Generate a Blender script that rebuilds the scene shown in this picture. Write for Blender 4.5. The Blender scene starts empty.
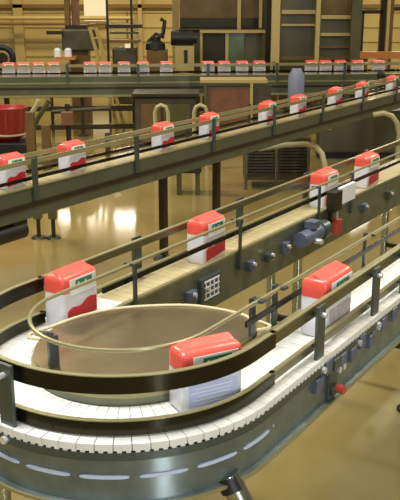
import bpy, bmesh, math, random
from mathutils import Vector, Matrix
random.seed(7)
C = bpy.context.scene.collection
sc = bpy.context.scene
PI = math.pi

# ------------------------------------------------------------------ camera numbers (400 x 500 frame)
F = 846.667
PITCH = math.atan2(250 + 3.7, F)
CAMZ = 2.05
cp, sp = math.cos(PITCH), math.sin(PITCH)
def ray(px, py):
    a, b = px - 200, 250 - py
    return Vector((a, F * cp + b * sp, -F * sp + b * cp))
def onz(px, py, z):                       # point seen at a pixel on a level plane
    r = ray(px, py); return Vector((0, 0, CAMZ)) + r * ((z - CAMZ) / r.z)
def aty(px, py, Y):                       # point seen at a pixel at ground distance Y
    r = ray(px, py); return Vector((0, 0, CAMZ)) + r * (Y / r.y)

# ------------------------------------------------------------------ materials
def srgb(r, g, b):
    f = lambda c: c / 12.92 if c <= .04045 else ((c + .055) / 1.055) ** 2.4
    return (f(r / 255), f(g / 255), f(b / 255), 1)
def mat(name, col, rough=.5, metal=0., spec=.5, noise=0., nscale=8., bump=0., emit=None, estr=0., coat=0., vary=None):
    m = bpy.data.materials.new(name); m.use_nodes = True
    nt = m.node_tree; b = nt.nodes['Principled BSDF']
    b.inputs['Base Color'].default_value = col
    b.inputs['Roughness'].default_value = rough
    b.inputs['Metallic'].default_value = metal
    b.inputs['Specular IOR Level'].default_value = spec
    b.inputs['Coat Weight'].default_value = coat
    if noise or bump:
        tc = nt.nodes.new('ShaderNodeTexCoord'); n = nt.nodes.new('ShaderNodeTexNoise')
        n.inputs['Scale'].default_value = nscale; n.inputs['Detail'].default_value = 4
        nt.links.new(tc.outputs['Object'], n.inputs['Vector'])
        if noise:
            r = nt.nodes.new('ShaderNodeValToRGB')
            c2 = vary or tuple(c * (1 - noise) for c in col[:3]) + (1,)
            r.color_ramp.elements[0].color = c2; r.color_ramp.elements[0].position = .3
            r.color_ramp.elements[1].color = col; r.color_ramp.elements[1].position = .65
            nt.links.new(n.outputs['Fac'], r.inputs['Fac']); nt.links.new(r.outputs['Color'], b.inputs['Base Color'])
        if bump:
            bp = nt.nodes.new('ShaderNodeBump'); bp.inputs['Strength'].default_value = bump; bp.inputs['Distance'].default_value = .01
            nt.links.new(n.outputs['Fac'], bp.inputs['Height']); nt.links.new(bp.outputs['Normal'], b.inputs['Normal'])
    if emit:
        b.inputs['Emission Color'].default_value = emit; b.inputs['Emission Strength'].default_value = estr
    return m
M = {}
M['floor'] = mat('floor_paint', srgb(144, 127, 80), .09, noise=.3, nscale=1.3, bump=.02, spec=.5, vary=srgb(130, 111, 62))
M['wall'] = mat('wall_cladding', srgb(192, 168, 104), .6, noise=.12, nscale=.7)
M['walldark'] = mat('wall_rail', srgb(120, 90, 40), .6)
M['steel'] = mat('brushed_steel', srgb(186, 190, 178), .26, 1., noise=.18, nscale=30, bump=.02)
M['steel_side'] = mat('side_plate_steel', srgb(140, 152, 150), .36, .75, noise=.25, nscale=14)
def aniso(m, amt):
    nt = m.node_tree; b = nt.nodes['Principled BSDF']; t = nt.nodes.new('ShaderNodeTangent'); t.direction_type = 'RADIAL'; t.axis = 'Z'
    nt.links.new(t.outputs['Tangent'], b.inputs['Tangent']); b.inputs['Anisotropic'].default_value = amt; b.inputs['Anisotropic Rotation'].default_value = .25
aniso(M['steel_side'], .85)
M['steel_in'] = mat('grey_green_plate', srgb(128, 132, 112), .35, .6, noise=.3, nscale=10)
M['polished'] = mat('polished_steel', srgb(168, 150, 118), .36, 1., noise=.25, nscale=6)
M['rim'] = mat('pale_rim', srgb(222, 208, 166), .35)
M['rail'] = mat('dark_guide_rail', srgb(50, 48, 34), .2, .8)
M['railsteel'] = mat('olive_steel_rail', srgb(118, 112, 78), .3, .7)
M['railedge'] = mat('rail_wear_strip', srgb(158, 150, 108), .3, .4)
M['chain'] = mat('cream_chain_slats', srgb(236, 234, 224), .2, noise=.06, nscale=20)
M['chainfar'] = mat('pale_chain_slats', srgb(196, 180, 134), .35, noise=.12, nscale=12)
M['bracket'] = mat('grey_bracket', srgb(92, 102, 98), .35, .7)
M['darkmetal'] = mat('dark_metal', srgb(62, 56, 40), .4, .6)
M['black'] = mat('black_rubber', srgb(24, 22, 20), .5)
M['knob'] = mat('bright_bolt', srgb(235, 238, 235), .2, .6)
M['slot'] = mat('pale_blue_slot_strip', srgb(196, 208, 232), .4)
M['motor'] = mat('blue_grey_motor_paint', srgb(104, 110, 130), .4, .2, noise=.3, nscale=25)
M['red_part'] = mat('red_knob_plastic', srgb(176, 70, 50), .4)
M['sign'] = mat('white_plate', srgb(238, 240, 244), .4)
M['film'] = mat('white_pack_film', srgb(226, 226, 232), .25, bump=.25, nscale=22, coat=.3)
M['red'] = mat('coral_red_pack_film', srgb(240, 92, 76), .3, bump=.35, nscale=26, coat=.3)
M['red2'] = mat('deep_red_print', srgb(206, 52, 58), .3)
M['green'] = mat('green_print', srgb(62, 128, 92), .3)
M['teal'] = mat('teal_print', srgb(84, 134, 134), .3)
M['bluetint'] = mat('pale_blue_print', srgb(200, 204, 234), .3)
M['blueprint'] = mat('blue_print', srgb(70, 90, 170), .3)
M['palelilac'] = mat('pale_lilac_print', srgb(200, 188, 190), .35, noise=.3, nscale=40)
M['white'] = mat('white_print', srgb(240, 240, 238), .3)
M['side_olive'] = mat('side_plate_olive', srgb(106, 108, 86), .35, .5, noise=.2, nscale=6)
M['olive'] = mat('olive_machine_paint', srgb(92, 88, 52), .4, .3, noise=.25, nscale=5)
M['glass_dark'] = mat('tinted_panel', srgb(84, 80, 48), .4, noise=.4, nscale=2.2, spec=.6)
M['green_panel'] = mat('green_tinted_panel', srgb(96, 112, 78), .2, noise=.35, nscale=4)
M['brown'] = mat('brown_machine_panel', srgb(120, 92, 52), .45, .2, noise=.35, nscale=4)
M['rust'] = mat('reddish_brown_panel', srgb(126, 84, 58), .5, noise=.3, nscale=6)
M['tan'] = mat('tan_post_paint', srgb(190, 166, 104), .4, .2)
M['grey_mach'] = mat('grey_machine_paint', srgb(84, 78, 58), .5, .2, noise=.4, nscale=6)
M['redtub'] = mat('dark_red_tub', srgb(140, 24, 26), .3)
M['cloth_blue'] = mat('blue_grey_canister', srgb(128, 134, 158), .4)
M['hose'] = mat('pale_hose', srgb(170, 160, 118), .4)
M['orange'] = mat('orange_beam', srgb(190, 122, 60), .5)
M['louver'] = mat('louver_paint', srgb(86, 72, 40), .5, .3)
M['daylight'] = mat('daylight_pane', (1, 1, 1, 1), .5, emit=(1, .93, .78, 1), estr=22)
M['lampglow'] = mat('lamp_glow', (.45, .38, .2, 1), .5, emit=(1, .86, .58, 1), estr=.55)

# ------------------------------------------------------------------ mesh builder
class MB:
    def __init__(s): s.v = []; s.f = []
    def quadring(s, rings, closed=False, caps=True):
        n = len(rings[0]); base = len(s.v)
        for r in rings: s.v += [tuple(p) for p in r]
        m = len(rings)
        for i in range(m if closed else m - 1):
            j = (i + 1) % m
            for k in range(n):
                l = (k + 1) % n
                s.f.append((base + i * n + k, base + i * n + l, base + j * n + l, base + j * n + k))
        if caps and not closed:
            s.f.append(tuple(base + k for k in reversed(range(n))))
            s.f.append(tuple(base + (m - 1) * n + k for k in range(n)))
        return s
    def box(s, c, size, rot=0.):
        cx, cy, cz = c; hx, hy, hz = size[0] / 2, size[1] / 2, size[2] / 2
        co, si = math.cos(rot), math.sin(rot)
        ring = [(-hx, -hy), (hx, -hy), (hx, hy), (-hx, hy)]
        R = [[(cx + x * co - y * si, cy + x * si + y * co, cz + z) for x, y in ring] for z in (-hz, hz)]
        return s.quadring(R)
    def bar(s, p0, p1, w, h):
        p0, p1 = Vector(p0), Vector(p1); d = (p1 - p0).normalized()
        a = d.cross(Vector((0, 0, 1)))
        if a.length < 1e-4: a = Vector((1, 0, 0))
        a.normalize(); b = a.cross(d)
        R = [[p + a * x * w / 2 + b * y * h / 2 for x, y in ((-1, -1), (1, -1), (1, 1), (-1, 1))] for p in (p0, p1)]
        return s.quadring(R)
    def tube(s, pts, r, n=10, closed=False):
        pts = [Vector(p) for p in pts]; R = []; m = len(pts); prev = None
        for i, p in enumerate(pts):
            a = pts[(i - 1) % m] if closed or i else p; b = pts[(i + 1) % m] if closed or i < m - 1 else p
            d = (b - a).normalized()
            if prev is None:
                u = d.cross(Vector((0, 0, 1)))
                if u.length < 1e-3: u = d.cross(Vector((1, 0, 0)))
            else: u = prev - d * prev.dot(d)
            u.normalize(); prev = u; w = d.cross(u)
            R.append([p + u * r * math.cos(2 * PI * k / n) + w * r * math.sin(2 * PI * k / n) for k in range(n)])
        return s.quadring(R, closed)
    def lathe(s, prof, c=(0, 0, 0), n=24):
        R = [[(c[0] + r * math.cos(2 * PI * k / n), c[1] + r * math.sin(2 * PI * k / n), c[2] + z) for k in range(n)] for r, z in prof]
        return s.quadring(R)
    def sweep(s, path, prof, closed=False):
        """path: 2D points; prof: closed list of (lateral offset to the left, z)"""
        m = len(path); R = []
        for i, (x, y) in enumerate(path):
            a = path[(i - 1) % m] if closed or i else path[0]; b = path[(i + 1) % m] if closed or i < m - 1 else path[-1]
            dx, dy = b[0] - a[0], b[1] - a[1]; L = math.hypot(dx, dy); nx, ny = -dy / L, dx / L
            R.append([(x + nx * o, y + ny * o, z) for o, z in prof])
        return s.quadring(R, closed)
    def build(s, name, m, parent=None, smooth=False, bevel=0., label=None):
        me = bpy.data.meshes.new(name); me.from_pydata(s.v, [], s.f); me.update()
        bm = bmesh.new(); bm.from_mesh(me); bmesh.ops.recalc_face_normals(bm, faces=bm.faces); bm.to_mesh(me); bm.free()
        if smooth:
            for p in me.polygons: p.use_smooth = True
        o = bpy.data.objects.new(name, me); C.objects.link(o); me.materials.append(m)
        if parent: o.parent = parent
        if bevel:
            b = o.modifiers.new('bevel', 'BEVEL'); b.width = bevel; b.segments = 2; b.limit_method = 'ANGLE'
        if smooth:
            try:
                e = o.modifiers.new('edges', 'EDGE_SPLIT'); e.split_angle = math.radians(40)
            except Exception: pass
        if label: o['label'] = label
        return o
def thing(name, label, cat, loc=(0, 0, 0), rz=0., group=None):
    o = bpy.data.objects.new(name, None); C.objects.link(o); o.empty_display_size = .1
    o.location = loc; o.rotation_euler = (0, 0, rz); o['label'] = label; o['category'] = cat
    if group: o['group'] = group
    return o
def tag(o, label, cat, group=None):
    o['label'] = label; o['category'] = cat
    if group: o['group'] = group
    return o
def kids(o): return [c for c in C.objects if c.parent == o]
def dup(root, loc, rz, label, group=None):
    r = root.copy(); C.objects.link(r); r.location = loc; r.rotation_euler = (0, 0, rz); r['label'] = label
    if group: r['group'] = group
    for ch in kids(root):
        c = ch.copy(); C.objects.link(c); c.parent = r
        for g in kids(ch):
            d = g.copy(); C.objects.link(d); d.parent = c
    return r
def struct(o): o['kind'] = 'structure'; return o

# ------------------------------------------------------------------ setting
BELT = .90
struct(MB().box((0, 12, -.05), (60, 44, .1)).build('floor', M['floor']))
WY = 26.
w = MB().box((0, WY + .1, 3), (60, .2, 6.))
for k in range(14): w.box((0, WY - .02, .35 + k * .42), (60, .05, .05))
struct(w.build('wall_back', M['wall']))
for n, (px, wd) in enumerate(((18, .28), (140, .12))):
    p = aty(px, 10, WY - .1); struct(MB().box((p.x, WY - .1, 3), (wd, .16, 6)).build('trim_%d' % (n + 1), M['tan']))
struct(MB().box((0, WY - .12, aty(100, 6, WY).z), (60, .12, .10)).build('trim_3', M['walldark']))
# high daylight windows in the back wall (their light glints on the floor)
for n, (x, z0, z1, wd) in enumerate(((-3.7, 4.40, 4.62, 1.5), (-2.35, 4.15, 4.75, .65), (4.6, 4.0, 4.9, 3.0))):
    f = MB()
    f.box((x, WY - .06, z0 - .04), (wd + .16, .14, .08)).box((x, WY - .06, z1 + .04), (wd + .16, .14, .08))
    f.box((x - wd / 2 - .04, WY - .06, (z0 + z1) / 2), (.08, .14, z1 - z0)).box((x + wd / 2 + .04, WY - .06, (z0 + z1) / 2), (.08, .14, z1 - z0))
    f.box((x, WY - .06, (z0 + z1) / 2), (.05, .1, z1 - z0))
    fo = struct(f.build('window_%d' % (n + 1), M['tan']))
    MB().box((x, WY - .04, (z0 + z1) / 2), (wd, .04, z1 - z0)).build('pane', M['daylight'], fo)

# ------------------------------------------------------------------ conveyor pieces (root-local: +x along the arms, +y to the far arm)
S = 1.15
ANG = math.atan2(.83755453, .54635374)
DX = Vector((.54635374, .83755453, 0)); DN = Vector((-.83755453, .54635374, 0))
CEN = DX * (1.737 * S) + DN * (1.381 * S)
R, RR, RIN, RB = .519, .475, .335, .30
ZU, ZL = BELT + .154, BELT + .012
L = 6.0
def upath(r, l1=L, l2=L, n=40):
    p = [(l1, r)] if l1 else []
    if l1:
        k = int(l1 / .5); p = [(l1 * (1 - i / k), r) for i in range(k)]
    p += [(r * math.cos(PI / 2 + PI * i / n), r * math.sin(PI / 2 + PI * i / n)) for i in range(n + 1)]
    if l2:
        k = int(l2 / .5); p += [(l2 * (i + 1) / k, -r) for i in range(k)]
    return p
def rectp(w0, w1, z0, z1): return [(w0, z0), (w1, z0), (w1, z1), (w0, z1)]
def slats_u(mb, r0, r1, z0, z1, pitch, l1, l2, gap=.012):
    # straight arms
    for sgn, ln in ((1, l1), (-1, l2)):
        k = int(ln / pitch)
        for i in range(k):
            x = (i + .5) * pitch
            mb.box((x, sgn * (r0 + r1) / 2, (z0 + z1) / 2), (pitch - gap, r1 - r0, z1 - z0))
    n = int(PI * r1 / pitch); da = PI / n; ga = gap / r1
    for i in range(n):
        a0 = PI / 2 + i * da + ga / 2; a1 = a0 + da - ga
        ring = [(r0, a0), (r1, a0), (r1 + .001, (a0 + a1) / 2), (r1, a1), (r0, a1)]
        mb.quadring([[(r * math.cos(a), r * math.sin(a), z) for r, a in ring] for z in (z0, z1)])

cv = thing('u_turn_conveyor', 'long steel conveyor in the foreground making a U turn, with dark guide rails', 'conveyor', (CEN.x, CEN.y, 0), ANG)
mb = MB(); slats_u(mb, RB, R, BELT - .020, BELT, .05, .45, L, .0025)
fb = MB()
for i in range(9, int(L / .05)): fb.box(((i + .5) * .05, (RB + R) / 2, BELT - .010), (.0475, R - RB, .020))
fb.build('chain_belt', M['chainfar'], cv, label='tan slatted chain along the far arm')
mb.build('chain_belt', M['chain'], cv, label='cream slatted chain running round the bend')
tm = MB()
for i in range(int(PI * R / .025)):
    a = PI / 2 + (i + .5) * .025 / R; tm.box(((R - .006) * math.cos(a), (R - .006) * math.sin(a), BELT - .027), (.012, .013, .014), a)
for sg in (1, -1):
    for i in range(int(L / .025)): tm.box(((i + .5) * .025, sg * (R - .006), BELT - .027), (.013, .012, .014))
tm.build('chain_links', M['chain'], cv)
mb = MB(); mb.sweep(upath(.41), rectp(-.11, .09, BELT - .05, BELT - .026)); mb.build('belt_bed', M['bracket'], cv)
# outer side plate with flanges, inner side plate
mb = MB(); mb.sweep(upath(.503), [(-.006, BELT - .19), (-.022, BELT - .19), (-.022, BELT - .182), (.002, BELT - .182), (.002, BELT - .026), (-.006, BELT - .026)])
so = mb.build('outer_side_plate', M['steel_side'], cv, smooth=True)
MB().sweep(upath(.526), rectp(-.006, .004, BELT - .1925, BELT - .183)).build('bottom_flange', M['railedge'], so)
mb = MB(); mb.sweep(upath(RB - .006), rectp(-.004, .006, BELT - .17, BELT + .028))
si = mb.build('inner_side_plate', M['steel_in'], cv, smooth=True)
MB().sweep(upath(RB - .004), rectp(-.009, .009, BELT + .028, BELT + .038)).build('top_flange', M['railedge'], si)
# slots in the bend's side plate
def arc_slot(a0, a1, r, z, h):
    m = MB(); n = 10; rings = []
    for i in range(n + 1):
        a = a0 + (a1 - a0) * i / n; e = min(i, n - i) / n
        hh = h * (.45 + .55 * min(1, e / .12))
        rings.append([(rr * math.cos(a), rr * math.sin(a), zz) for rr, zz in ((r - .002, z - hh), (r + .003, z - hh), (r + .003, z + hh), (r - .002, z + hh))])
    return m.quadring(rings)
k0 = math.radians(180)
for i in range(7):
    a = math.radians(166 + i * 18.5); arc_slot(a, a + math.radians(15.3), .511, BELT - .104, .0055).build('side_slot', M['slot'], so)
# guide rails: dark curved bands round the bend, slimmer steel bars along the arms
def arc(r, a0, a1, n=44):
    return [(r * math.cos(math.radians(a0 + (a1 - a0) * k / n)), r * math.sin(math.radians(a0 + (a1 - a0) * k / n))) for k in range(n + 1)]
def rail(z, h, hs, lab):
    w = .013
    bend_path = [(.12, RR), (.06, RR)] + arc(RR, 90, 270) + [(.06, -RR), (.12, -RR)]
    o = MB().sweep(bend_path, rectp(-w / 2, w / 2, z - h / 2, z + h / 2)).build('curved_guide', M['rail'], cv, smooth=True, label=lab)
    MB().sweep(bend_path, rectp(-w / 2 - .001, w / 2 + .001, z + h / 2, z + h / 2 + .003)).build('wear_strip', M['railedge'], o, smooth=True)
    for sg, hs in ((1, hs), (-1, hs * 1.35)):
        p = MB().box(((L + .10) / 2, sg * RR, z + h / 2 - hs / 2), (L - .10, .012, hs)).build('guide_rail', M['railsteel'], cv)
        MB().box(((L + .10) / 2, sg * RR, z + h / 2), (L - .10, .015, .006)).build('wear_strip', M['railedge'], p)
rail(ZU, .05, .030, 'upper outer guide round the bend, a dark flat band')
rail(ZL + .014, .042, .022, 'lower outer guide round the bend, just above the chain')
MB().tube([(x, y, BELT + .178) for x, y in upath(RIN - .033)], .007, 8).build('inner_guide_rail', M['railedge'], cv, smooth=True, label='thin round inner guide rail')
for sg in (1, -1):
    MB().bar((.25, sg * (RIN - .033), BELT + .12), (L, sg * (RIN - .033), BELT + .12), .008, .02).build('inner_guide_rail', M['rail'], cv)
# raised cover plate that fills the inside of the bend
def lxy(px, py, z):
    p = onz(px, py, z) - CEN; return (p.dot(DX), p.dot(DN))
zc_ = BELT + .052
far_ = [lxy(px, py, zc_) for px, py in ((262, 332), (250, 319), (230, 312), (190, 306), (140, 307), (100, 312), (60, 324), (40, 340))]
far_ = [(x, max(y, -.275)) for x, y in far_]
r_end = math.hypot(*far_[-1]); a_end = math.atan2(far_[-1][1], far_[-1][0]) % (2 * PI)
fr_ = [((r_end + (.288 - r_end) * min(1, i / 4)) * math.cos(a_end + (1.5 * PI - a_end) * i / 14), (r_end + (.288 - r_end) * min(1, i / 4)) * math.sin(a_end + (1.5 * PI - a_end) * i / 14)) for i in range(1, 15)]
ctrl = far_ + fr_ + [(.2, -.288)]
def catmull(P, n=5):
    out = []; m = len(P)
    for i in range(m):
        p0, p1, p2, p3 = P[i - 1], P[i], P[(i + 1) % m], P[(i + 2) % m]
        for k in range(n):
            t = k / n
            out.append(tuple(.5 * (2 * p1[c] + (p2[c] - p0[c]) * t + (2 * p0[c] - 5 * p1[c] + 4 * p2[c] - p3[c]) * t * t + (3 * p1[c] - p0[c] - 3 * p2[c] + p3[c]) * t ** 3) for c in (0, 1)))
    return out
edge = catmull(ctrl)
do = MB().quadring([[(x, y, z) for x, y in edge] for z in (BELT + .030, zc_)]).build('centre_cover', M['polished'], cv, label='polished steel cover plate inside the bend')
fe = catmull(far_ , 5)[:5 * (len(far_) - 1) + 1]
MB().tube([(x, y, zc_ + .002) for x, y in fe], .006, 8).build('cover_rim', M['rim'], do, smooth=True, label='pale rounded rim')
for px, py in ((54, 366), (150, 332)):
    x, y = lxy(px, py, zc_); r = math.hypot(x, y)
    m = MB().box((x, y, (zc_ + BELT + .165) / 2 - .01), (.03, .02, BELT + .165 - zc_), math.atan2(y, x))
    if px == 54:
        m.bar((x, y, BELT + .16), (x * (RIN - .033) / r, y * (RIN - .033) / r, BELT + .172), .02, .012); m.build('ring_post', M['bracket'], cv)
# brackets carrying the outer rails
def bracket(x, y, nx, ny, inner=False):
    r = math.atan2(ny, nx)
    m = MB()
    zt = BELT + .185
    m.box((x + nx * .028, y + ny * .028, (BELT - .06 + zt) / 2), (.012, .056, zt - BELT + .06), r)
    m.box((x + nx * .014, y + ny * .014, ZU), (.03, .02, .016), r)
    m.box((x + nx * .014, y + ny * .014, ZL + .03), (.03, .02, .012), r)
    b = m.build('rail_bracket', M['bracket'], cv, bevel=.002)
    MB().tube([(x + nx * .03, y + ny * .03, BELT - .04), (x + nx * .055, y + ny * .055, BELT - .04)], .012, 10).build('clamp_knob', M['knob'], b, smooth=True)
    MB().tube([(x + nx * .03, y + ny * .03, ZU), (x + nx * .05, y + ny * .05, ZU)], .009, 10).build('clamp_knob', M['knob'], b, smooth=True)
def lx(px, py, z):       # pixel -> local x of conveyor
    p = onz(px, py, z) - CEN; return p.dot(DX), p.dot(DN)
for px, py in ((327, 337), (376, 294), (398, 272)):
    bracket(lx(px, py, BELT + .08)[0], -RR, 0, -1)
for x in (1.75, 2.5, 3.4): bracket(x, -RR, 0, -1)
q_ = lx(-7, 405, BELT + .08); a = math.atan2(q_[1], q_[0]); bracket(RR * math.cos(a), RR * math.sin(a), math.cos(a), math.sin(a))
for px, py in ((145, 262), (240, 218), (300, 190)):
    bracket(lx(px, py, BELT + .08)[0], RR, 0, 1)
for x in (3.2, 4.2): bracket(x, RR, 0, 1)
# brackets of the inner rail: slim posts
def post(x, s, h=.185, w=.016):
    y = s * (RB - .022)
    m = MB().box((x, y, BELT - .05 + (h + .05) / 2), (w, .010, h + .05))
    m.box((x, s * (RIN - .03), BELT + h - .006), (w, .036, .010))
    m.build('rail_post', M['bracket'], cv)
for px, py in ((112, 285), (228, 240), (305, 204), (345, 190)): post(lx(px, py, BELT + .08)[0], 1)
for px, py in ((285, 315), (266, 330)): post(lx(px, py, BELT + .08)[0], -1, w=.03)
for x in (1.3, 2.2, 3.2): post(x, -1)
# clamps, joint hardware on the near arm's outer plate
jx = lx(338, 372, BELT - .08)[0]
j = MB().box((jx, -.512, BELT - .105), (.07, .014, .15)).box((jx, -.523, BELT - .05), (.05, .02, .04)).box((jx, -.523, BELT - .15), (.05, .02, .03))
jo = j.build('joint_plate', M['bracket'], cv, bevel=.003)
MB().tube([(jx, -.532, BELT - .14), (jx, -.562, BELT - .14)], .016, 12).build('joint_knob', M['red_part'], jo, smooth=True, label='small red knob')
for px, py in ((362, 343), (378, 347), (362, 360), (322, 355), (390, 330)):
    q = lx(px, py, BELT - .05); 
    zz = BELT - .05
    MB().tube([(q[0], -.506, zz if py < 350 else BELT - .09), (q[0], -.528, zz if py < 350 else BELT - .09)], .012, 10).build('bolt', M['knob'], cv, smooth=True)
for x in (jx - .12, jx - .05, jx + .07, jx + .16, jx + .24, jx + .33, jx + .45, jx + .56):
    MB().box((x, -.516, BELT - .065 - .02 * math.sin(x * 40)), (.05, .02, .05)).build('clamp_block', M['motor'], cv, bevel=.003)
# legs
def leg(x, y, spread, name='support_leg'):
    o = MB().tube([(x, y, BELT - .15), (x + spread[0], y + spread[1], .03)], .024, 14).build(name, M['steel'], cv, smooth=True)
    MB().lathe([(.001, 0), (.05, 0), (.05, .012), (.03, .03), (.001, .03)], (x + spread[0], y + spread[1], 0), 16).build('foot', M['black'], o, smooth=True)
    return o
q = lx(236, 482, BELT - .185)
lo = MB().tube([(q[0], q[1] + .03, BELT - .17), (q[0] + .10, q[1] - .33, .03)], .034, 16).build('support_leg', M['steel'], cv, smooth=True)
MB().tube([(q[0], q[1] + .03, BELT - .175), (q[0] + .001, q[1] + .010, BELT - .215)], .036, 16).build('leg_collar', M['black'], lo, smooth=True)
MB().lathe([(.001, 0), (.06, 0), (.06, .012), (.035, .03), (.001, .03)], (q[0] + .10, q[1] - .33, 0), 16).build('foot', M['black'], lo, smooth=True)
for x in (1.9, 3.6, 5.2):
    leg(x, -.48, (0, 0)); leg(x, -.32, (0, 0)); leg(x, .33, (0, 0)); leg(x, .49, (0, 0))
for x in (1.9, 3.6, 5.2):
    MB().bar((x, -.48, .35), (x, .49, .35), .03, .03).build('cross_bar', M['darkmetal'], cv)
leg(-.46, .12, (0, 0)); 
# inner far-arm hardware: vent grille, motors, sensor
gx = lx(204, 288, BELT - .07)[0]
g = MB().box((gx, RB - .02, BELT - .06), (.16, .03, .11)).build('drive_cover', M['bracket'], cv, bevel=.004)
gm = MB()
for i in range(4): gm.box((gx, RB - .036, BELT - .10 + i * .026), (.12, .004, .007))
for i in range(4): gm.box((gx - .05 + i * .033, RB - .0365, BELT - .06), (.006, .004, .085))
gm.build('vent_grille', M['sign'], g, label='white wire vent grille')
mx = lx(280, 232, BELT - .06)[0]
mo = MB().tube([(mx - .16, RB - .055, BELT - .04), (mx + .06, RB - .055, BELT - .04)], .042, 16).build('gear_motor', M['motor'], cv, smooth=True, label='blue-grey motor on the inner side of the far arm')
MB().tube([(mx + .06, RB - .055, BELT - .04), (mx + .13, RB - .055, BELT - .04)], .05, 16).build('fan_cover', M['bracket'], mo, smooth=True)
MB().box((mx - .03, RB - .06, BELT + .02), (.07, .06, .04)).build('terminal_box', M['motor'], mo, bevel=.004)
MB().tube([(mx - .05, RB - .09, BELT - .06), (mx - .05, RB - .13, BELT - .06)], .015, 10).build('shaft_end', M['knob'], mo, smooth=True)
for px, py, w_, h_, k in ((232, 262, .05, .05, 'motor'), (246, 252, .07, .04, 'bracket'), (258, 243, .05, .06, 'motor'), (312, 222, .06, .06, 'bracket'), (345, 205, .06, .05, 'motor'), (368, 192, .07, .05, 'bracket'), (172, 292, .06, .05, 'motor'), (186, 286, .04, .06, 'bracket')):
    hx_ = lx(px, py, BELT - .06)[0]
    b_ = MB().box((hx_, RB - .022, BELT - .06), (w_, .03, h_)).build('clamp_block', M[k], cv, bevel=.004)
    MB().tube([(hx_, RB - .037, BELT - .05), (hx_, RB - .05, BELT - .05)], .010, 8).build('bolt', M['knob'], b_, smooth=True)
sx = lx(330, 194, BELT + .08)[0] - .16
sb = MB().box((sx, RB - .05, BELT + .085), (.10, .05, .11)).box((sx, RB - .03, BELT - .02), (.03, .02, .12)).build('sensor_box', M['darkmetal'], cv, bevel=.004, label='dark sensor box on the far arm')
MB().box((sx + .15, RB - .055, BELT + .10), (.20, .02, .095)).build('white_plate', M['sign'], sb, label='blank white plate beside the dark sensor box')
rk = MB().tube([(sx + .02, RB - .06, BELT - .10), (sx + .02, RB - .06, BELT - .02)], .03, 12).build('hand_wheel', M['red_part'], cv, smooth=True, label='reddish adjusting knob under the sensor')
MB().tube([(sx + .02, RB - .06, BELT - .02), (sx + .02, RB - .06, BELT + .03)], .008, 8).build('stem', M['knob'], rk)

# ------------------------------------------------------------------ straight conveyors
def straight_conveyor(name, label, loc, rz, x0, x1, legs, railz=.155, lane=.07, depth=.19, beltmat='chainfar'):
    t = thing(name, label, 'conveyor', loc, rz)
    m = MB(); k = int((x1 - x0) / .08)
    for i in range(k): m.box((x0 + (i + .5) * .08, 0, BELT - .012), (.074, .2, .024))
    m.build('chain_belt', M[beltmat], t)
    for s in (-1, 1):
        o = MB().box(((x0 + x1) / 2, s * .118, BELT - depth / 2), (x1 - x0, .012, depth)).build('side_plate', M['side_olive'], t)
        MB().box(((x0 + x1) / 2, s * .118, BELT + .006), (x1 - x0, .024, .010)).build('top_flange', M['railedge'], o)
        MB().box(((x0 + x1) / 2, s * .128, BELT - depth * .55), (x1 - x0, .012, .03)).build('side_channel', M['darkmetal'], o)
        if depth > .25: MB().box(((x0 + x1) / 2, s * .127, BELT - depth * .3), (x1 - x0, .010, .02)).box(((x0 + x1) / 2, s * .127, BELT - depth * .93), (x1 - x0, .016, .03)).build('side_strip', M['railedge'], o)
        MB().box(((x0 + x1) / 2, s * .085, BELT + railz), (x1 - x0, .012, .030)).build('guide_rail', M['railedge'], t)
        MB().box(((x0 + x1) / 2, s * .085, BELT + .05), (x1 - x0, .010, .022)).build('guide_rail', M['rail'], t)
    x = x0 + .4
    while x < x1:
        for s in (-1, 1):
            MB().box((x, s * .135, BELT + .05), (.04, .014, .27)).build('rail_bracket', M['bracket'], t)
        x += 1.05
    for x in legs:
        o = MB().box((x, 0, (BELT - .15) / 2 + .02), (.055, .05, BELT - .19)).box((x, 0, BELT - .16), (.06, .22, .05)).build('support_leg', M['darkmetal'], t)
        MB().lathe([(.001, 0), (.09, 0), (.07, .02), (.001, .03)], (x, 0, 0), 14).build('foot', M['black'], o)
    if depth > .25:
        for zz in (.42, .14): MB().box(((x0 + x1) / 2, 0, zz), (x1 - x0, .06, .07)).build('lower_beam', M['darkmetal'], t)
    return t
MV = 3.345 * S
mo_ = DN * MV
def mx_(px, py, z, v=3.345): 
    p = onz(px, py, z); return p.dot(DX)
legx = []
for px in (163, 217): 
    # leg seen at pixel column px: intersect with the conveyor's centre line
    best = min((abs((lambda q: 200 + F * q.x / (q.y * cp - (q.z - CAMZ) * sp))(DX * (x * .02) + DN * MV + Vector((0, 0, .7))) - px), x * .02) for x in range(100, 700))[1]
    legx.append(best)
mid = straight_conveyor('straight_conveyor', 'straight middle conveyor with olive sides crossing the hall behind the U-turn conveyor', (mo_.x, mo_.y, 0), ANG, 2.35, 11.6, legx + [11.0])

B0, B1 = onz(0, 77, BELT), onz(400, 73.5, BELT)
bd = (B1 - B0); blen = bd.length; bang = math.atan2(bd.y, bd.x); bd.normalize()
back = straight_conveyor('straight_conveyor', 'far back conveyor running level across the hall before the machines', (B0.x, B0.y, 0), bang, -1.5, blen + 1.5, (-.8, 1.2, 3.2, 5.2), depth=.30)

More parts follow.
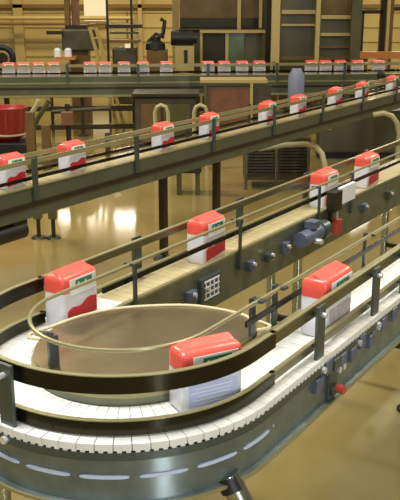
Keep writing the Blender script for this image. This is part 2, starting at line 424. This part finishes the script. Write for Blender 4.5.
# ------------------------------------------------------------------ packs
def rrect(hx, hy, r, z, n=4, cx=0, cy=0):
    out = []
    for sx_, sy_, a0 in ((1, 1, 0), (-1, 1, PI / 2), (-1, -1, PI), (1, -1, 3 * PI / 2)):
        for i in range(n + 1):
            a = a0 + PI / 2 * i / n
            out.append((cx + sx_ * (hx - r) + r * math.cos(a), cy + sy_ * (hy - r) + r * math.sin(a), z))
    return out
PL, PT, PH = .19, .098, .205
def make_pack(label, kind, H=PH, PL=PL, PT=PT):
    t = thing('foil_pack', label, 'pack')
    hx, hy = PL / 2, PT / 2
    zs = [(0, .94, .90), (.012, 1, 1), (H * .35, 1.0, 1.02), (H * .68, 1.0, 1.0)]
    MB().quadring([rrect(hx * a, hy * b, .016, z) for z, a, b in zs]).build('pack_body', M['film'], t, smooth=True)
    zs = [(H * .68, 1.004, 1.004), (H * .80, 1.0, 1.0), (H * .91, .995, .985), (H * .96, .97, .88), (H * .99, .91, .62), (H, .82, .34)]
    c = MB().quadring([rrect(hx * a, hy * b, min(.016, hy * b * .6), z) for z, a, b in zs]).build('red_top', M['red'], t, smooth=True, label='coral red folded top')
    f = MB().quadring([[(-hx * .86, -.012 + y, H * .985 + z), (hx * .86, -.012 + y, H * .985 + z), (hx * .86, -.004 + y, H * .985 + z + .004), (-hx * .86, -.004 + y, H * .985 + z + .004)] for y, z in ((-.014, -.002), (.02, .010))])
    f.build('fold_flap', M['red'], c)
    for s in (-1, 1):
        y = s * (hy * 1.02 + .0012)
        lp = MB().box((.008, y, H * .765), (PL * .74, .002, H * .30)).build('label_panel', M['white'], t, label='white label panel below the red top')
        lg = MB().box((.012, y + s * .0014, H * .80), (PL * .46, .002, H * .16))
        lg.build('green_logo', M['green'], lp)
        for i in range(4): MB().box((-.018 + i * .019, y + s * .0026, H * .80), (.009, .001, H * .07)).build('logo_stroke', M['teal' if i % 2 else 'white'], lp)
        if kind == 'red':
            n = 12; top = [(-hx * .82 + hx * 1.66 * i / n, H * (.34 + .14 * (i / n) + .03 * math.sin(i * .9))) for i in range(n + 1)]
            rg = [[(x, y - .001, z) for x, z in [(-hx * .82, H * .08)] + [(hx * .84, H * .16)] + top[::-1]],
                  [(x, y + .001, z) for x, z in [(-hx * .82, H * .08)] + [(hx * .84, H * .16)] + top[::-1]]]
            MB().quadring(rg).build('red_band', M['red2'], t)
        elif kind == 'blue':
            bp_ = MB().box((.0, y, H * .28), (PL * .80, .002, H * .40)).build('text_panel', M['bluetint'], t)
            tm = MB()
            for i in range(5): tm.box((.0 - (i % 2) * .008, y + s * .0014, H * (.16 + .06 * i)), (PL * (.66 - .06 * (i % 3)), .001, H * .012))
            tm.build('text_lines', M['white'], bp_)
            MB().box((.01, y + s * .0016, H * .09), (PL * .26, .001, H * .05)).build('blue_mark', M['blueprint'], bp_)
        else:
            MB().box((.0, y, H * .28), (PL * .76, .002, H * .36)).build('print_panel', M['palelilac'], t)
    return t
def onarm(px, py, z, side):      # place on the arm's lane centre, the pixel gives the place along it
    x, y = lx(px, py, z); return CEN + DX * x + DN * (side * (RR + RIN) / 2)
GN = 'red-topped packs riding the U-turn conveyor'
A = onz(180, 414, BELT); ax = Vector((math.cos(math.radians(28)), math.sin(math.radians(28)), 0)); ay = Vector((-ax.y, ax.x, 0))
pc = A + ax * .092 + ay * PT / 2 - DX * .006 - DN * .022
bend = make_pack('nearest red-topped pack, in the bend of the front conveyor, with pale blue text panel', 'blue', .192, .20, .096)
bend.location = (pc.x, pc.y, BELT + .001); bend.rotation_euler = (0, 0, math.radians(28)); bend['group'] = GN
def corner(px, side, z=BELT):    # along-arm place from the pixel column of the pack's near front edge
    yv = side * (RR + RIN) / 2 - PT / 2
    best = None
    for i in range(0, 1200):
        x = -.2 + i * .005
        q = CEN + DX * x + DN * yv + Vector((0, 0, z))
        u = 200 + F * q.x / (q.y * cp - (q.z - CAMZ) * sp)
        if best is None or abs(u - px) < best[0]: best = (abs(u - px), x)
    return best[1] + PL / 2
near = make_pack('red-topped pack on the near arm of the front conveyor, beside an upright rail bracket', 'tan', .215, .23, .100)
red = make_pack('red-topped pack entering the bend from the far arm, beside the round cover', 'red', .2)
def setp(o, x, side):
    p = CEN + DX * x + DN * (side * (RR + RIN) / 2); o.location = (p.x, p.y, BELT + .001); o.rotation_euler = (0, 0, ANG); o['group'] = GN
setp(near, corner(324, -1) + .02, -1); setp(red, corner(65, 1), 1)
for px, lab in ((204, 'red-topped pack midway along the far arm, second from its left'),
                (324, 'red-topped pack on the far arm behind the dark sensor box'),
                (367, 'red-topped pack on the far arm just past the blank white plate'),):
    o = dup(red, (0, 0, 0), ANG, lab, GN); setp(o, corner(px, 1), 1)
ordn = ['first', 'second', 'third', 'fourth', 'fifth', 'sixth', 'seventh', 'eighth', 'ninth', 'tenth', 'eleventh', 'twelfth', 'thirteenth', 'fourteenth', 'fifteenth', 'sixteenth', 'seventeenth', 'eighteenth', 'nineteenth', 'twentieth']
def alongline(px, base, d, z, lo, hi):
    best = None
    for i in range(2000):
        x = lo + (hi - lo) * i / 1999; q = base + d * x + Vector((0, 0, z))
        u = 200 + F * q.x / (q.y * cp - (q.z - CAMZ) * sp)
        if best is None or abs(u - px) < best[0]: best = (abs(u - px), x)
    return best[1]
for i, px in enumerate((10, 72, 163, 209, 267, 298, 335, 362, 392)):
    x = alongline(px, mo_, DX, BELT + .1, 2.4, 14); p = mo_ + DX * x
    dup(red, (p.x, p.y, BELT + .001), ANG, '%s red-topped pack from the left on the olive middle conveyor' % ordn[i], 'packs on the middle conveyor')
tanp = make_pack('first small pack from the left on the far back conveyor', 'tan', .2)
for i, px in enumerate((9, 24, 39, 54, 90, 105, 124, 143, 166, 208, 224, 242, 259, 311, 325, 340, 357, 378)):
    x = alongline(px, Vector((B0.x, B0.y, 0)), bd, BELT + .1, -1, blen + 1); p = B0 + bd * x
    if i == 0:
        tanp.location = (p.x, p.y, BELT + .001); tanp.rotation_euler = (0, 0, bang); tanp['group'] = 'packs on the far back conveyor'; continue
    dup(tanp, (p.x, p.y, BELT + .001), bang, '%s small pack from the left on the far back conveyor' % ordn[i], 'packs on the far back conveyor')

# ------------------------------------------------------------------ background machinery
def X(px, Y, z=1.2):    # x of a pixel column at distance Y
    return (px - 200) / F * (Y * cp - (z - CAMZ) * sp)
def Z(py, Y): return aty(200, py, Y).z
def tbox(t, name, m, px0, px1, py0, py1, Y, depth=.1, z0=None, z1=None, bevel=0, par=None, label=None):
    x0, x1 = X(px0, Y), X(px1, Y); za = Z(py1, Y) if z0 is None else z0; zb = Z(py0, Y) if z1 is None else z1
    o = MB().box(((x0 + x1) / 2 - (0 if par is None else 0) - t.location.x, Y + depth / 2 - t.location.y, (za + zb) / 2 - t.location.z), (x1 - x0, depth, zb - za)).build(name, M[m], par or t, bevel=bevel, label=label)
    return o
Yc = 14.0
# tall glazed filling machine, right of centre
t = thing('filling_machine', 'tall filling machine with dark tinted panels between pale posts, right of centre', 'machine', (X(318, Yc), Yc, 0))
for a, b in ((271, 279), (315, 319), (350, 360)):
    m_ = 'tan' if b < 350 else 'olive'
    tbox(t, 'post', m_, a, b, 0, 0, Yc - .5, .1, z0=0, z1=3.2)
tbox(t, 'tinted_panel', 'glass_dark', 280, 315, 0, 60, Yc, .05, z1=3.1)
tbox(t, 'tinted_panel', 'glass_dark', 319, 351, 0, 63, Yc, .05, z1=3.1)
for a, b, c0, c1 in ((320, 350, 15, 19), (320, 350, 33, 36), (281, 314, 10, 14), (281, 350, 57, 60), (281, 314, 24, 26), (320, 350, 46, 48)):
    tbox(t, 'cross_rail', 'tan' if c0 < 40 else 'brown', a, b, c0, c1, Yc - .06, .05)
tbox(t, 'cabinet_back', 'olive', 280, 358, 0, 0, Yc + 2.2, .1, z0=.0, z1=3.1)
tbox(t, 'top_panel', 'brown', 320, 350, 0, 14, Yc - .03, .02, z1=2.6)
# left block of the same plant: brown panels with pale uprights
t = thing('machine_cabinet', 'wide brown machine cabinet with two pale uprights, above the booth', 'machine', (X(222, 15.8), 15.8, 0))
tbox(t, 'panel', 'brown', 180, 272, 0, 30, 15.8, .3, z1=3.0)
tbox(t, 'lower_panel', 'olive', 176, 275, 30, 66, 15.9, .3, z0=0)
tbox(t, 'upright', 'tan', 237, 240.5, 0, 30, 15.7, .06, z1=3)
tbox(t, 'upright', 'tan', 258.5, 261.5, 0, 28, 15.7, .06, z1=3)
tbox(t, 'dark_band', 'darkmetal', 180, 272, 18, 27, 15.74, .05)
tbox(t, 'dark_band', 'darkmetal', 263, 271, 0, 66, 15.70, .05, z1=3)
t = thing('inspection_booth', 'booth with pale frame and green tinted door panel, behind the back conveyor', 'booth', (X(231, 14.6), 15.2, 0))
tbox(t, 'frame_post', 'tan', 200, 202.5, 32, 0, 15.1, .06, z0=0)
tbox(t, 'frame_post', 'tan', 225.5, 228.5, 31, 0, 15.1, .06, z0=0)
tbox(t, 'frame_post', 'olive', 262, 265, 30, 0, 15.1, .06, z0=0)
tbox(t, 'top_rail', 'tan', 200, 265, 30, 33, 15.05, .08)
tbox(t, 'dark_panel', 'darkmetal', 202, 226, 33, 66, 15.16, .04, z0=.2)
tbox(t, 'green_door', 'green_panel', 228, 244, 33, 66, 15.13, .04, z0=.1, label='green tinted door')
tbox(t, 'dark_panel', 'glass_dark', 244, 262, 33, 66, 15.16, .04, z0=.2)
tbox(t, 'base_panel', 'brown', 202, 262, 66, 74, 15.2, .04, z0=.02)
# pale column
MB_ = MB().box((X(176, 17), 17, 1.6), (X(180, 17) - X(173, 17), .2, 3.2)).build('steel_column', M['tan']); tag(MB_, 'pale upright column left of the brown machine cabinet', 'column')
# black pump and motor
Yp = 14.5
t = thing('pump_stand', 'tan stand with a dark slot carrying the round black motor', 'stand', (X(184, Yp), Yp, 0))
tbox(t, 'cabinet', 'tan', 175, 194, 46, 0, Yp, .3, z0=0)
tbox(t, 'slot_panel', 'darkmetal', 184, 187.5, 50, 66, Yp - .02, .03)
p = aty(184, 45, Yp)
t = thing('electric_motor', 'round black motor lying on the tan stand', 'motor', (X(184, Yp), Yp + .14, Z(46, Yp)))
MB().tube([(-.22, 0, .12), (.15, 0, .12)], .12, 18).build('motor_body', M['black'], t, smooth=True)
MB().tube([(.15, 0, .12), (.22, 0, .12)], .085, 18).build('end_cover', M['darkmetal'], t, smooth=True)
MB().box((-.03, 0, .01), (.26, .16, .02)).build('base_plate', M['darkmetal'], t)
MB().box((-.02, 0, .25), (.12, .08, .05)).build('terminal_box', M['black'], t)
t = thing('dosing_pump', 'black pump with raised lever arm, left of the round black motor', 'pump', (X(157, Yp), Yp, 0))
MB().box((0, .1, Z(50, Yp) / 2), (.34, .3, Z(50, Yp))).build('pedestal', M['brown'], t)
zb = Z(50, Yp)
MB().lathe([(.001, 0), (.17, 0), (.16, .1), (.09, .15), (.09, .2), (.001, .21)], (-.03, .1, zb), 18).build('pump_body', M['black'], t, smooth=True)
MB().tube([(.0, .1, zb + .18), (.10, .1, zb + .26), (.13, .1, zb + .46), (.06, .1, zb + .5)], .035, 10).build('lever_arm', M['black'], t, smooth=True)
MB().tube([(-.16, .1, zb + .12), (-.02, .1, zb + .26), (.12, .1, zb + .2)], .03, 10).build('pipe', M['black'], t, smooth=True)
# grey packing head with beam and ladder
Yg = 14.2
t = thing('packing_head', 'dark grey packing machine head with a long beam, at upper left', 'machine', (X(80, Yg), Yg, 0))
tbox(t, 'housing', 'grey_mach', 62, 95, 29, 51, Yg, .6, bevel=.03)
tbox(t, 'cap', 'darkmetal', 66, 88, 25, 30, Yg + .05, .4)
tbox(t, 'beam', 'darkmetal', 47, 64, 31, 34.5, Yg - .05, .1)
tbox(t, 'column', 'brown', 66, 71, 0, 26, Yg + .1, .12, z1=3.2)
tbox(t, 'column', 'rust', 73, 80, 0, 26, Yg + .2, .12, z1=3.2)
tbox(t, 'support', 'brown', 70, 88, 51, 0, Yg + .1, .3, z0=0)
for px in (58.5, 69): MB().lathe([(.001, 0), (.06, 0), (.06, .12), (.03, .15), (.001, .15)], (X(px, Yg) - t.location.x, -.1, Z(57, Yg)), 14).build('nozzle', M['sign'], t, smooth=True)
tbox(t, 'drip_tray', 'orange', 55, 75, 57, 60, Yg - .2, .4)
t = thing('step_ladder', 'pale slanted ladder leaning beside the dark grey packing head', 'ladder', (X(100, Yg), Yg - .2, 0))
for a, b in ((92, 104), (98, 111)):
    MB().bar((X(a, Yg) - t.location.x, 0, Z(27, Yg)), (X(b + 14, Yg) - t.location.x, -.2, 0), .03, .05).build('stile', M['tan'], t)
for i in range(7):
    f = i / 7; zz = Z(27, Yg) * (1 - f) + .06
    x0 = X(92, Yg) + (X(118, Yg) - X(92, Yg)) * f; x1 = X(98, Yg) + (X(125, Yg) - X(98, Yg)) * f
    MB().bar((x0 - t.location.x, -.2 * f, zz), (x1 - t.location.x, -.2 * f, zz), .04, .02).build('rung', M['tan'], t)
t = thing('pipe_gantry', 'dark pipe gantry with stacked shelves right of the ladder', 'gantry', (X(124, 14.5), 14.5, 0))
tbox(t, 'shelf', 'darkmetal', 106, 142, 24.5, 28, 14.4, .3)
tbox(t, 'shelf', 'olive', 110, 138, 32, 34, 14.4, .3); tbox(t, 'shelf', 'brown', 110, 140, 40, 42.5, 14.4, .3)
for a in (107, 131): tbox(t, 'post', 'darkmetal', a, a + 2.2, 0, 0, 14.45, .05, z0=0, z1=3.2)
tbox(t, 'work_light', 'lampglow', 125, 130, 44, 48, 14.3, .1, label='small glowing work light')
tbox(t, 'tank', 'grey_mach', 112, 136, 48, 60, 14.4, .4, z0=.3, bevel=.03)
t = thing('pipe_run', 'level pale pipe run on thin brackets along the left back wall', 'pipe', (X(30, 25.2), 25.2, 0))
MB().tube([(-4.5, 0, Z(18, 25.2)), (3.0, 0, Z(18, 25.2))], .06, 10).build('pipe', M['tan'], t, smooth=True)
MB().tube([(-4.5, 0, Z(24, 25.2)), (3.0, 0, Z(24, 25.2))], .04, 10).build('pipe', M['walldark'], t, smooth=True)
for xx in (-3.5, -1.2, 1.1, 2.8): MB().box((xx, .05, Z(21, 25.2) / 2 + .1), (.06, .06, Z(21, 25.2) + .3)).build('stand_post', M['walldark'], t)
t = thing('guard_rail', 'low olive guard rail with thin posts behind the far back conveyor at left', 'railing', (X(30, 13.35), 13.35, 0))
for zz in (.35, .75): MB().tube([(-1.2, 0, zz), (2.9, 0, zz)], .025, 10).build('rail', M['olive'], t, smooth=True)
for xx in (-1., .3, 1.6, 2.8): MB().tube([(xx, 0, 0), (xx, 0, .78)], .025, 10).build('post', M['olive'], t, smooth=True)
# lit panel on the wall at top
o = MB().box((X(95, 25.5), 25.7, Z(10, 25.7)), (X(107, 25.7) - X(85, 25.7), .1, .62)).build('wall_light_box', M['lampglow']); tag(o, 'glowing cream light panel on the back wall at the top left', 'light')
# black wheel at the left edge
t = thing('rubber_wheel', 'black round wheel at the left edge above the back conveyor', 'wheel', (X(2, 14.0), 14.0, 0))
n = 24; zc = Z(58, 14.0)
MB().tube([(.17 * math.cos(2 * PI * k / n), 0, zc + .17 * math.sin(2 * PI * k / n)) for k in range(n)], .05, 10, True).build('tyre', M['black'], t, smooth=True)
MB().tube([(0, -.04, zc), (0, .06, zc)], .09, 16).build('hub', M['darkmetal'], t, smooth=True)
MB().box((0, .12, zc / 2), (.08, .06, zc)).build('post', M['darkmetal'], t)
# right-hand frames
t = thing('door_frame', 'dark door-like steel frame before the bright wall at upper right', 'frame', (X(372, 16), 16.6, 0))
tbox(t, 'jamb', 'darkmetal', 358, 363, 11, 0, 16.6, .1, z0=0); tbox(t, 'jamb', 'darkmetal', 379, 385, 0, 0, 16.6, .1, z0=0, z1=3.2)
tbox(t, 'lintel', 'darkmetal', 358, 381, 10, 13.5, 16.6, .1); tbox(t, 'pale_post', 'tan', 385.5, 388.5, 0, 0, 16.5, .1, z0=0, z1=3.2)
tbox(t, 'side_post', 'brown', 389, 392, 0, 0, 16.6, .1, z0=0, z1=3.2); tbox(t, 'side_arm', 'darkmetal', 392, 402, 7, 10, 16.6, .08)
o = MB().box((X(380, 16.2), 16.2, Z(55, 16.2)), (X(425, 16.2) - X(356, 16.2), .16, .12)).build('orange_beam', M['orange']); 
for px in (366, 412): MB().box((X(px, 16.2), 16.2, (Z(55, 16.2) - .06) / 2), (.08, .08, Z(55, 16.2) - .06)).build('beam_leg', M['brown'], o)
o['label'] = 'level orange beam on legs at the right, above the back conveyor'; o['category'] = 'beam'
# reddish panelled counter, dark machine, canister
Yr = 11.6
t = thing('panel_counter', 'low counter with reddish-brown panel and pale posts behind the middle conveyor', 'counter', (X(232, Yr), Yr, 0))
tbox(t, 'front_panel', 'rust', 206, 252, 87, 0, Yr, .05, z0=.05)
tbox(t, 'top_board', 'tan', 200, 268, 80, 83, Yr - .05, .45)
tbox(t, 'post', 'tan', 250.5, 253.5, 83, 0, Yr - .04, .05, z0=0); tbox(t, 'post', 'olive', 204, 207, 83, 0, Yr - .04, .05, z0=0)
tbox(t, 'side_panel', 'grey_mach', 254, 272, 85, 0, Yr, .05, z0=.05)
t = thing('drive_cabinet', 'dark boxy drive cabinet behind the middle conveyor, left of the reddish counter', 'cabinet', (X(165, 10.9), 10.9, 0))
tbox(t, 'housing', 'grey_mach', 134, 196, 97, 0, 10.9, .5, z0=.12, bevel=.02)
tbox(t, 'door', 'brown', 140, 160, 104, 0, 10.87, .03, z0=.25); tbox(t, 'door', 'olive', 163, 190, 104, 0, 10.87, .03, z0=.25)
tbox(t, 'top_lip', 'darkmetal', 131, 199, 94, 97, 10.85, .6)
for px in (138, 192): tbox(t, 'foot', 'black', px - 2, px + 2, 0, 0, 10.95, .3, z0=0, z1=.12)
t = thing('canister', 'blue-grey canister standing beside the pale machine post', 'canister', (X(297, 12.1), 12.1, 0))
zb = .55
MB().box((0, 0, zb / 2), (.3, .3, zb)).build('plinth', M['darkmetal'], t)
MB().lathe([(.001, zb), (.11, zb), (.115, zb + .05), (.115, Z(72, 12.1) - .05), (.06, Z(68, 12.1)), (.001, Z(68, 12.1))], (0, 0, 0), 18).build('vessel', M['cloth_blue'], t, smooth=True)
MB().lathe([(.001, Z(68, 12.1)), (.05, Z(68, 12.1)), (.05, Z(66, 12.1)), (.001, Z(66, 12.1))], (0, 0, 0), 14).build('cap', M['black'], t)
t = thing('black_canister', 'small black canister on a thin stand at the far right', 'canister', (X(382, 12.3), 12.3, 0))
MB().lathe([(.001, Z(84, 12.3)), (.06, Z(84, 12.3)), (.06, Z(74, 12.3)), (.03, Z(70, 12.3)), (.001, Z(70, 12.3))], (0, 0, 0), 14).build('vessel', M['black'], t)
MB().tube([(0, 0, .0), (0, 0, Z(84, 12.3))], .03, 8).build('stand_pole', M['darkmetal'], t)
# louvred box and dark green cabinet beyond the far arm
Yl = 9.2
t = thing('louvred_cabinet', 'brown cabinet with horizontal louvres under the middle conveyor', 'cabinet', (X(279, Yl), Yl, 0))
tbox(t, 'housing', 'louver', 246, 312, 138, 0, Yl, .4, z0=.1)
m = MB(); z0, z1 = .16, Z(142, Yl); nn = 11
for i in range(nn):
    z = z0 + (z1 - z0) * (i + .5) / nn
    for a, b in ((249, 276), (281, 309)): m.bar((X(a, Yl) - t.location.x, -.015, z), (X(b, Yl) - t.location.x, -.015, z), .03, .02)
m.build('louvres', M['darkmetal'], t)
for a in (246, 277, 310): tbox(t, 'upright', 'olive', a, a + 3, 138, 0, Yl - .03, .04, z0=0)
t = thing('control_cabinet', 'dark olive green cabinet with pale edge strips right of the louvred cabinet', 'cabinet', (X(362, 11.0), 11.0, 0))
tbox(t, 'housing', 'glass_dark', 322, 410, 111, 0, 11.0, .3, z0=.08, bevel=.02)
for a in (323, 361): tbox(t, 'edge_strip', 'olive', a, a + 2, 113, 0, 10.98, .03, z0=.12)
tbox(t, 'plinth', 'black', 322, 410, 0, 0, 11.03, .25, z0=0, z1=.08)
tbox(t, 'small_plate', 'tan', 329, 334, 125, 130, 10.985, .02)
t0 = aty(262, 146, 8.9); 
o = MB().tube([aty(258, 149, 9.0), aty(285, 145, 9.0), aty(306, 144, 8.95), aty(316, 147, 8.9), aty(322, 154, 8.85), aty(325, 166, 8.8), aty(326, 190, 8.8)], .03, 10).build('bent_pipe', M['hose'], smooth=True)
MB().tube([aty(326, 188, 8.8), Vector((aty(326, 190, 8.8).x, 8.8, 0))], .03, 10).build('pipe_foot', M['hose'], o, smooth=True)
tag(o, 'pale bent pipe arching down before the louvred cabinet', 'pipe')
Yk = 9.7
o = MB().tube([aty(373, 115, Yk), aty(384, 113, Yk), aty(392, 116, Yk), aty(397, 123, Yk), aty(399, 134, Yk), Vector((aty(399, 134, Yk).x, Yk, 0))], .03, 10).build('bent_pipe', M['hose'], smooth=True)
tag(o, 'pale bent pipe arching down in front of the dark green cabinet', 'pipe')
# small hoops behind the middle conveyor
for px, lab in ((161, 'left one of two small pale pipe hoops behind the middle conveyor'), (200, 'right one of two small pale pipe hoops behind the middle conveyor')):
    Yh = 10.3
    o = MB().tube([Vector((X(px - 6, Yh), Yh, 0)), aty(px - 6, 112, Yh), aty(px - 4, 107, Yh), aty(px, 105, Yh), aty(px + 5, 107, Yh), aty(px + 7, 113, Yh), Vector((X(px + 7, Yh), Yh, 0))], .025, 10).build('pipe_hoop', M['hose'], smooth=True)
    tag(o, lab, 'pipe')
# stand with two legs behind the middle conveyor, red tub, hoses
Yt = onz(44, 238, 0).y
t = thing('machine_stand', 'two-legged brown steel stand behind the left end of the middle conveyor', 'stand', (X(40, Yt, .5), Yt, 0))
for px, top in ((36, 112), (51, 125)):
    x = X(px, Yt, .5) - t.location.x
    o = MB().box((x, 0, .33), (.07, .07, .30)).build('leg', M['olive'], t); 
    MB().tube([(x, 0, .02), (x, 0, .2)], .018, 8).build('levelling_screw', M['darkmetal'], o)
    MB().lathe([(.001, 0), (.07, 0), (.06, .015), (.001, .02)], (x, 0, 0), 14).build('foot', M['darkmetal'], o)
    MB().box((x - .02, 0, (.48 + Z(top, Yt)) / 2), (.07, .07, Z(top, Yt) - .48)).build('upper_post', M['brown'], o)
MB().bar((X(30, Yt) - t.location.x, 0, Z(160, Yt)), (X(58, Yt) - t.location.x, 0, Z(160, Yt)), .06, .06).build('cross_bar', M['olive'], t)
Yb = 9.4
t = thing('red_tub', 'dark red round tub at the left edge, on a black base', 'tub', (X(4, Yb), Yb, 0))
zb, zt = Z(140, Yb), Z(107, Yb)
MB().lathe([(.001, zb), (.13, zb), (.20, zb + .08), (.225, zt - .03), (.24, zt), (.22, zt), (.20, zt - .03), (.001, zt - .05)], (0, 0, 0), 28).build('bowl', M['redtub'], t, smooth=True)
MB().tube([(.205 * math.cos(2 * PI * k / 28), .205 * math.sin(2 * PI * k / 28), zb + .075) for k in range(28)], .012, 8, True).build('rim_band', M['hose'], t, smooth=True)
MB().box((0, 0, zb - .07), (.5, .4, .14)).build('base', M['black'], t, bevel=.02)
MB().box((0, 0, (zb - .14) / 2), (.2, .2, zb - .14)).build('pedestal', M['darkmetal'], t)
for i, (a, b, lab) in enumerate(((22, 36, 'pale hose sloping up right of the red tub'), (30, 46, 'second pale hose sloping up, further from the red tub'))):
    Yq = 9.8 + i * .2
    o = MB().tube([Vector((X(a - 4, Yq), Yq, 0)), aty(a - 3, 150, Yq), aty(a, 136, Yq), aty((a + b) / 2, 118, Yq), aty(b, 106, Yq), aty(b + 3, 100, Yq)], .03, 10).build('hose', M['olive'] if i else M['hose'], smooth=True); tag(o, lab, 'hose')
t = thing('valve_block', 'small dark valve block on pipes behind the left of the middle conveyor', 'valve', (X(66, 9.9), 9.9, 0))
MB().box((0, 0, Z(118, 9.9)), (.14, .14, .16)).build('block', M['rust'], t, bevel=.01)
MB().tube([(0, 0, 0), (0, 0, Z(104, 9.9))], .03, 10).build('pipe', M['darkmetal'], t)
MB().tube([(-.18, 0, Z(112, 9.9)), (.5, 0, Z(108, 9.9))], .025, 10).build('side_pipe', M['darkmetal'], t)
# dark motor hanging below the left end of the middle conveyor
x = alongline(10, mo_, DX, .6, 2.4, 6); p = mo_ + DX * x
o = MB().tube([(x - .25, -.06, .635), (x + .05, -.06, .635)], .06, 18).build('drive_motor', M['black'], mid, smooth=True, label='black motor under the left end')
MB().box((x, -.06, .69), (.12, .08, .04)).build('motor_mount', M['darkmetal'], o)
# clutter under the middle conveyor at centre
Yu = 9.0
t = thing('gearbox_stand', 'dark gearbox on a low stand under the middle of the middle conveyor', 'gearbox', (X(188, Yu), Yu, 0))
MB().box((0, 0, .35), (.28, .26, .22)).build('gearbox', M['darkmetal'], t, bevel=.02)
MB().tube([(.1, -.1, .40), (.28, -.1, .40)], .07, 14).build('motor', M['motor'], t, smooth=True)
for a in (-.1, .1): MB().box((a, 0, .12), (.05, .2, .24)).build('leg', M['olive'], t)

# ------------------------------------------------------------------ light
def area(name, loc, target, sx, sy, power, col):
    l = bpy.data.lights.new(name, 'AREA'); l.shape = 'RECTANGLE'; l.size = sx; l.size_y = sy; l.energy = power; l.color = col
    o = bpy.data.objects.new(name, l); C.objects.link(o); o.location = loc
    o.rotation_euler = (Vector(target) - Vector(loc)).to_track_quat('-Z', 'Y').to_euler(); return o
area('ceiling_lamp', (-1.5, 2.0, 6.), (-1.0, 2.6, 0), 2.5, .5, 330, (.95, .97, 1))
area('ceiling_lamp', (3., 5., 6.), (3, 5, 0), 3, .5, 220, (1, .93, .78))
area('ceiling_lamp', (-4., 9., 6.), (-4, 9.2, 0), 3, .6, 380, (1, .88, .62))
area('ceiling_lamp', (8., 13., 6.), (5, 12.6, 0), 3, .6, 300, (1, .88, .6))
area('ceiling_lamp', (-2., 20., 6.), (-2, 22, 1), 8, .6, 430, (1, .88, .6))
area('ceiling_lamp', (6., 20., 6.), (6, 22, 1), 6, .6, 260, (1, .88, .6))
# narrow tall open doorway behind the photographer lets daylight in
P_ = onz(163, 475, BELT - .1); nv = (P_ - CEN); nv.z = 0; nv.normalize(); vv = (P_ - Vector((0, 0, CAMZ))).normalized()
rv = vv - nv * 2 * vv.dot(nv); rv.z = 0; rv.normalize(); lp_ = P_ + rv * 5.0; lp_.z = 1.6
area('doorway_daylight', lp_, (P_.x, P_.y, 1.2), .22, 3.1, 130, (.86, .93, 1))
wd = bpy.data.worlds.new('hall_ambience'); sc.world = wd; wd.use_nodes = True
nt = wd.node_tree; bg = nt.nodes['Background']
tc = nt.nodes.new('ShaderNodeTexCoord'); sxyz = nt.nodes.new('ShaderNodeSeparateXYZ'); rp = nt.nodes.new('ShaderNodeValToRGB')
nt.links.new(tc.outputs['Generated'], sxyz.inputs[0]); nt.links.new(sxyz.outputs['Z'], rp.inputs['Fac'])
e = rp.color_ramp.elements
e[0].position = 0.; e[0].color = (.15, .145, .12, 1)
e[1].position = .15; e[1].color = (.19, .185, .155, 1)
n_ = e.new(.45); n_.color = (.46, .44, .36, 1)
n_ = e.new(1.); n_.color = (.70, .68, .60, 1)
nt.links.new(rp.outputs['Color'], bg.inputs['Color']); bg.inputs['Strength'].default_value = .85

# ------------------------------------------------------------------ camera
cam = bpy.data.cameras.new('camera'); co = bpy.data.objects.new('camera', cam); C.objects.link(co)
cam.sensor_fit = 'VERTICAL'; cam.sensor_height = 36; cam.lens = F / 500 * 36
co.location = (0, 0, CAMZ); co.rotation_euler = (PI / 2 - PITCH, 0, 0); cam.clip_end = 200
sc.camera = co
vs = sc.view_settings; vs.view_transform = 'Standard'; vs.look = 'None'; vs.exposure = 0.; vs.gamma = 1.
try: vs.use_curve_mapping = False
except Exception: pass
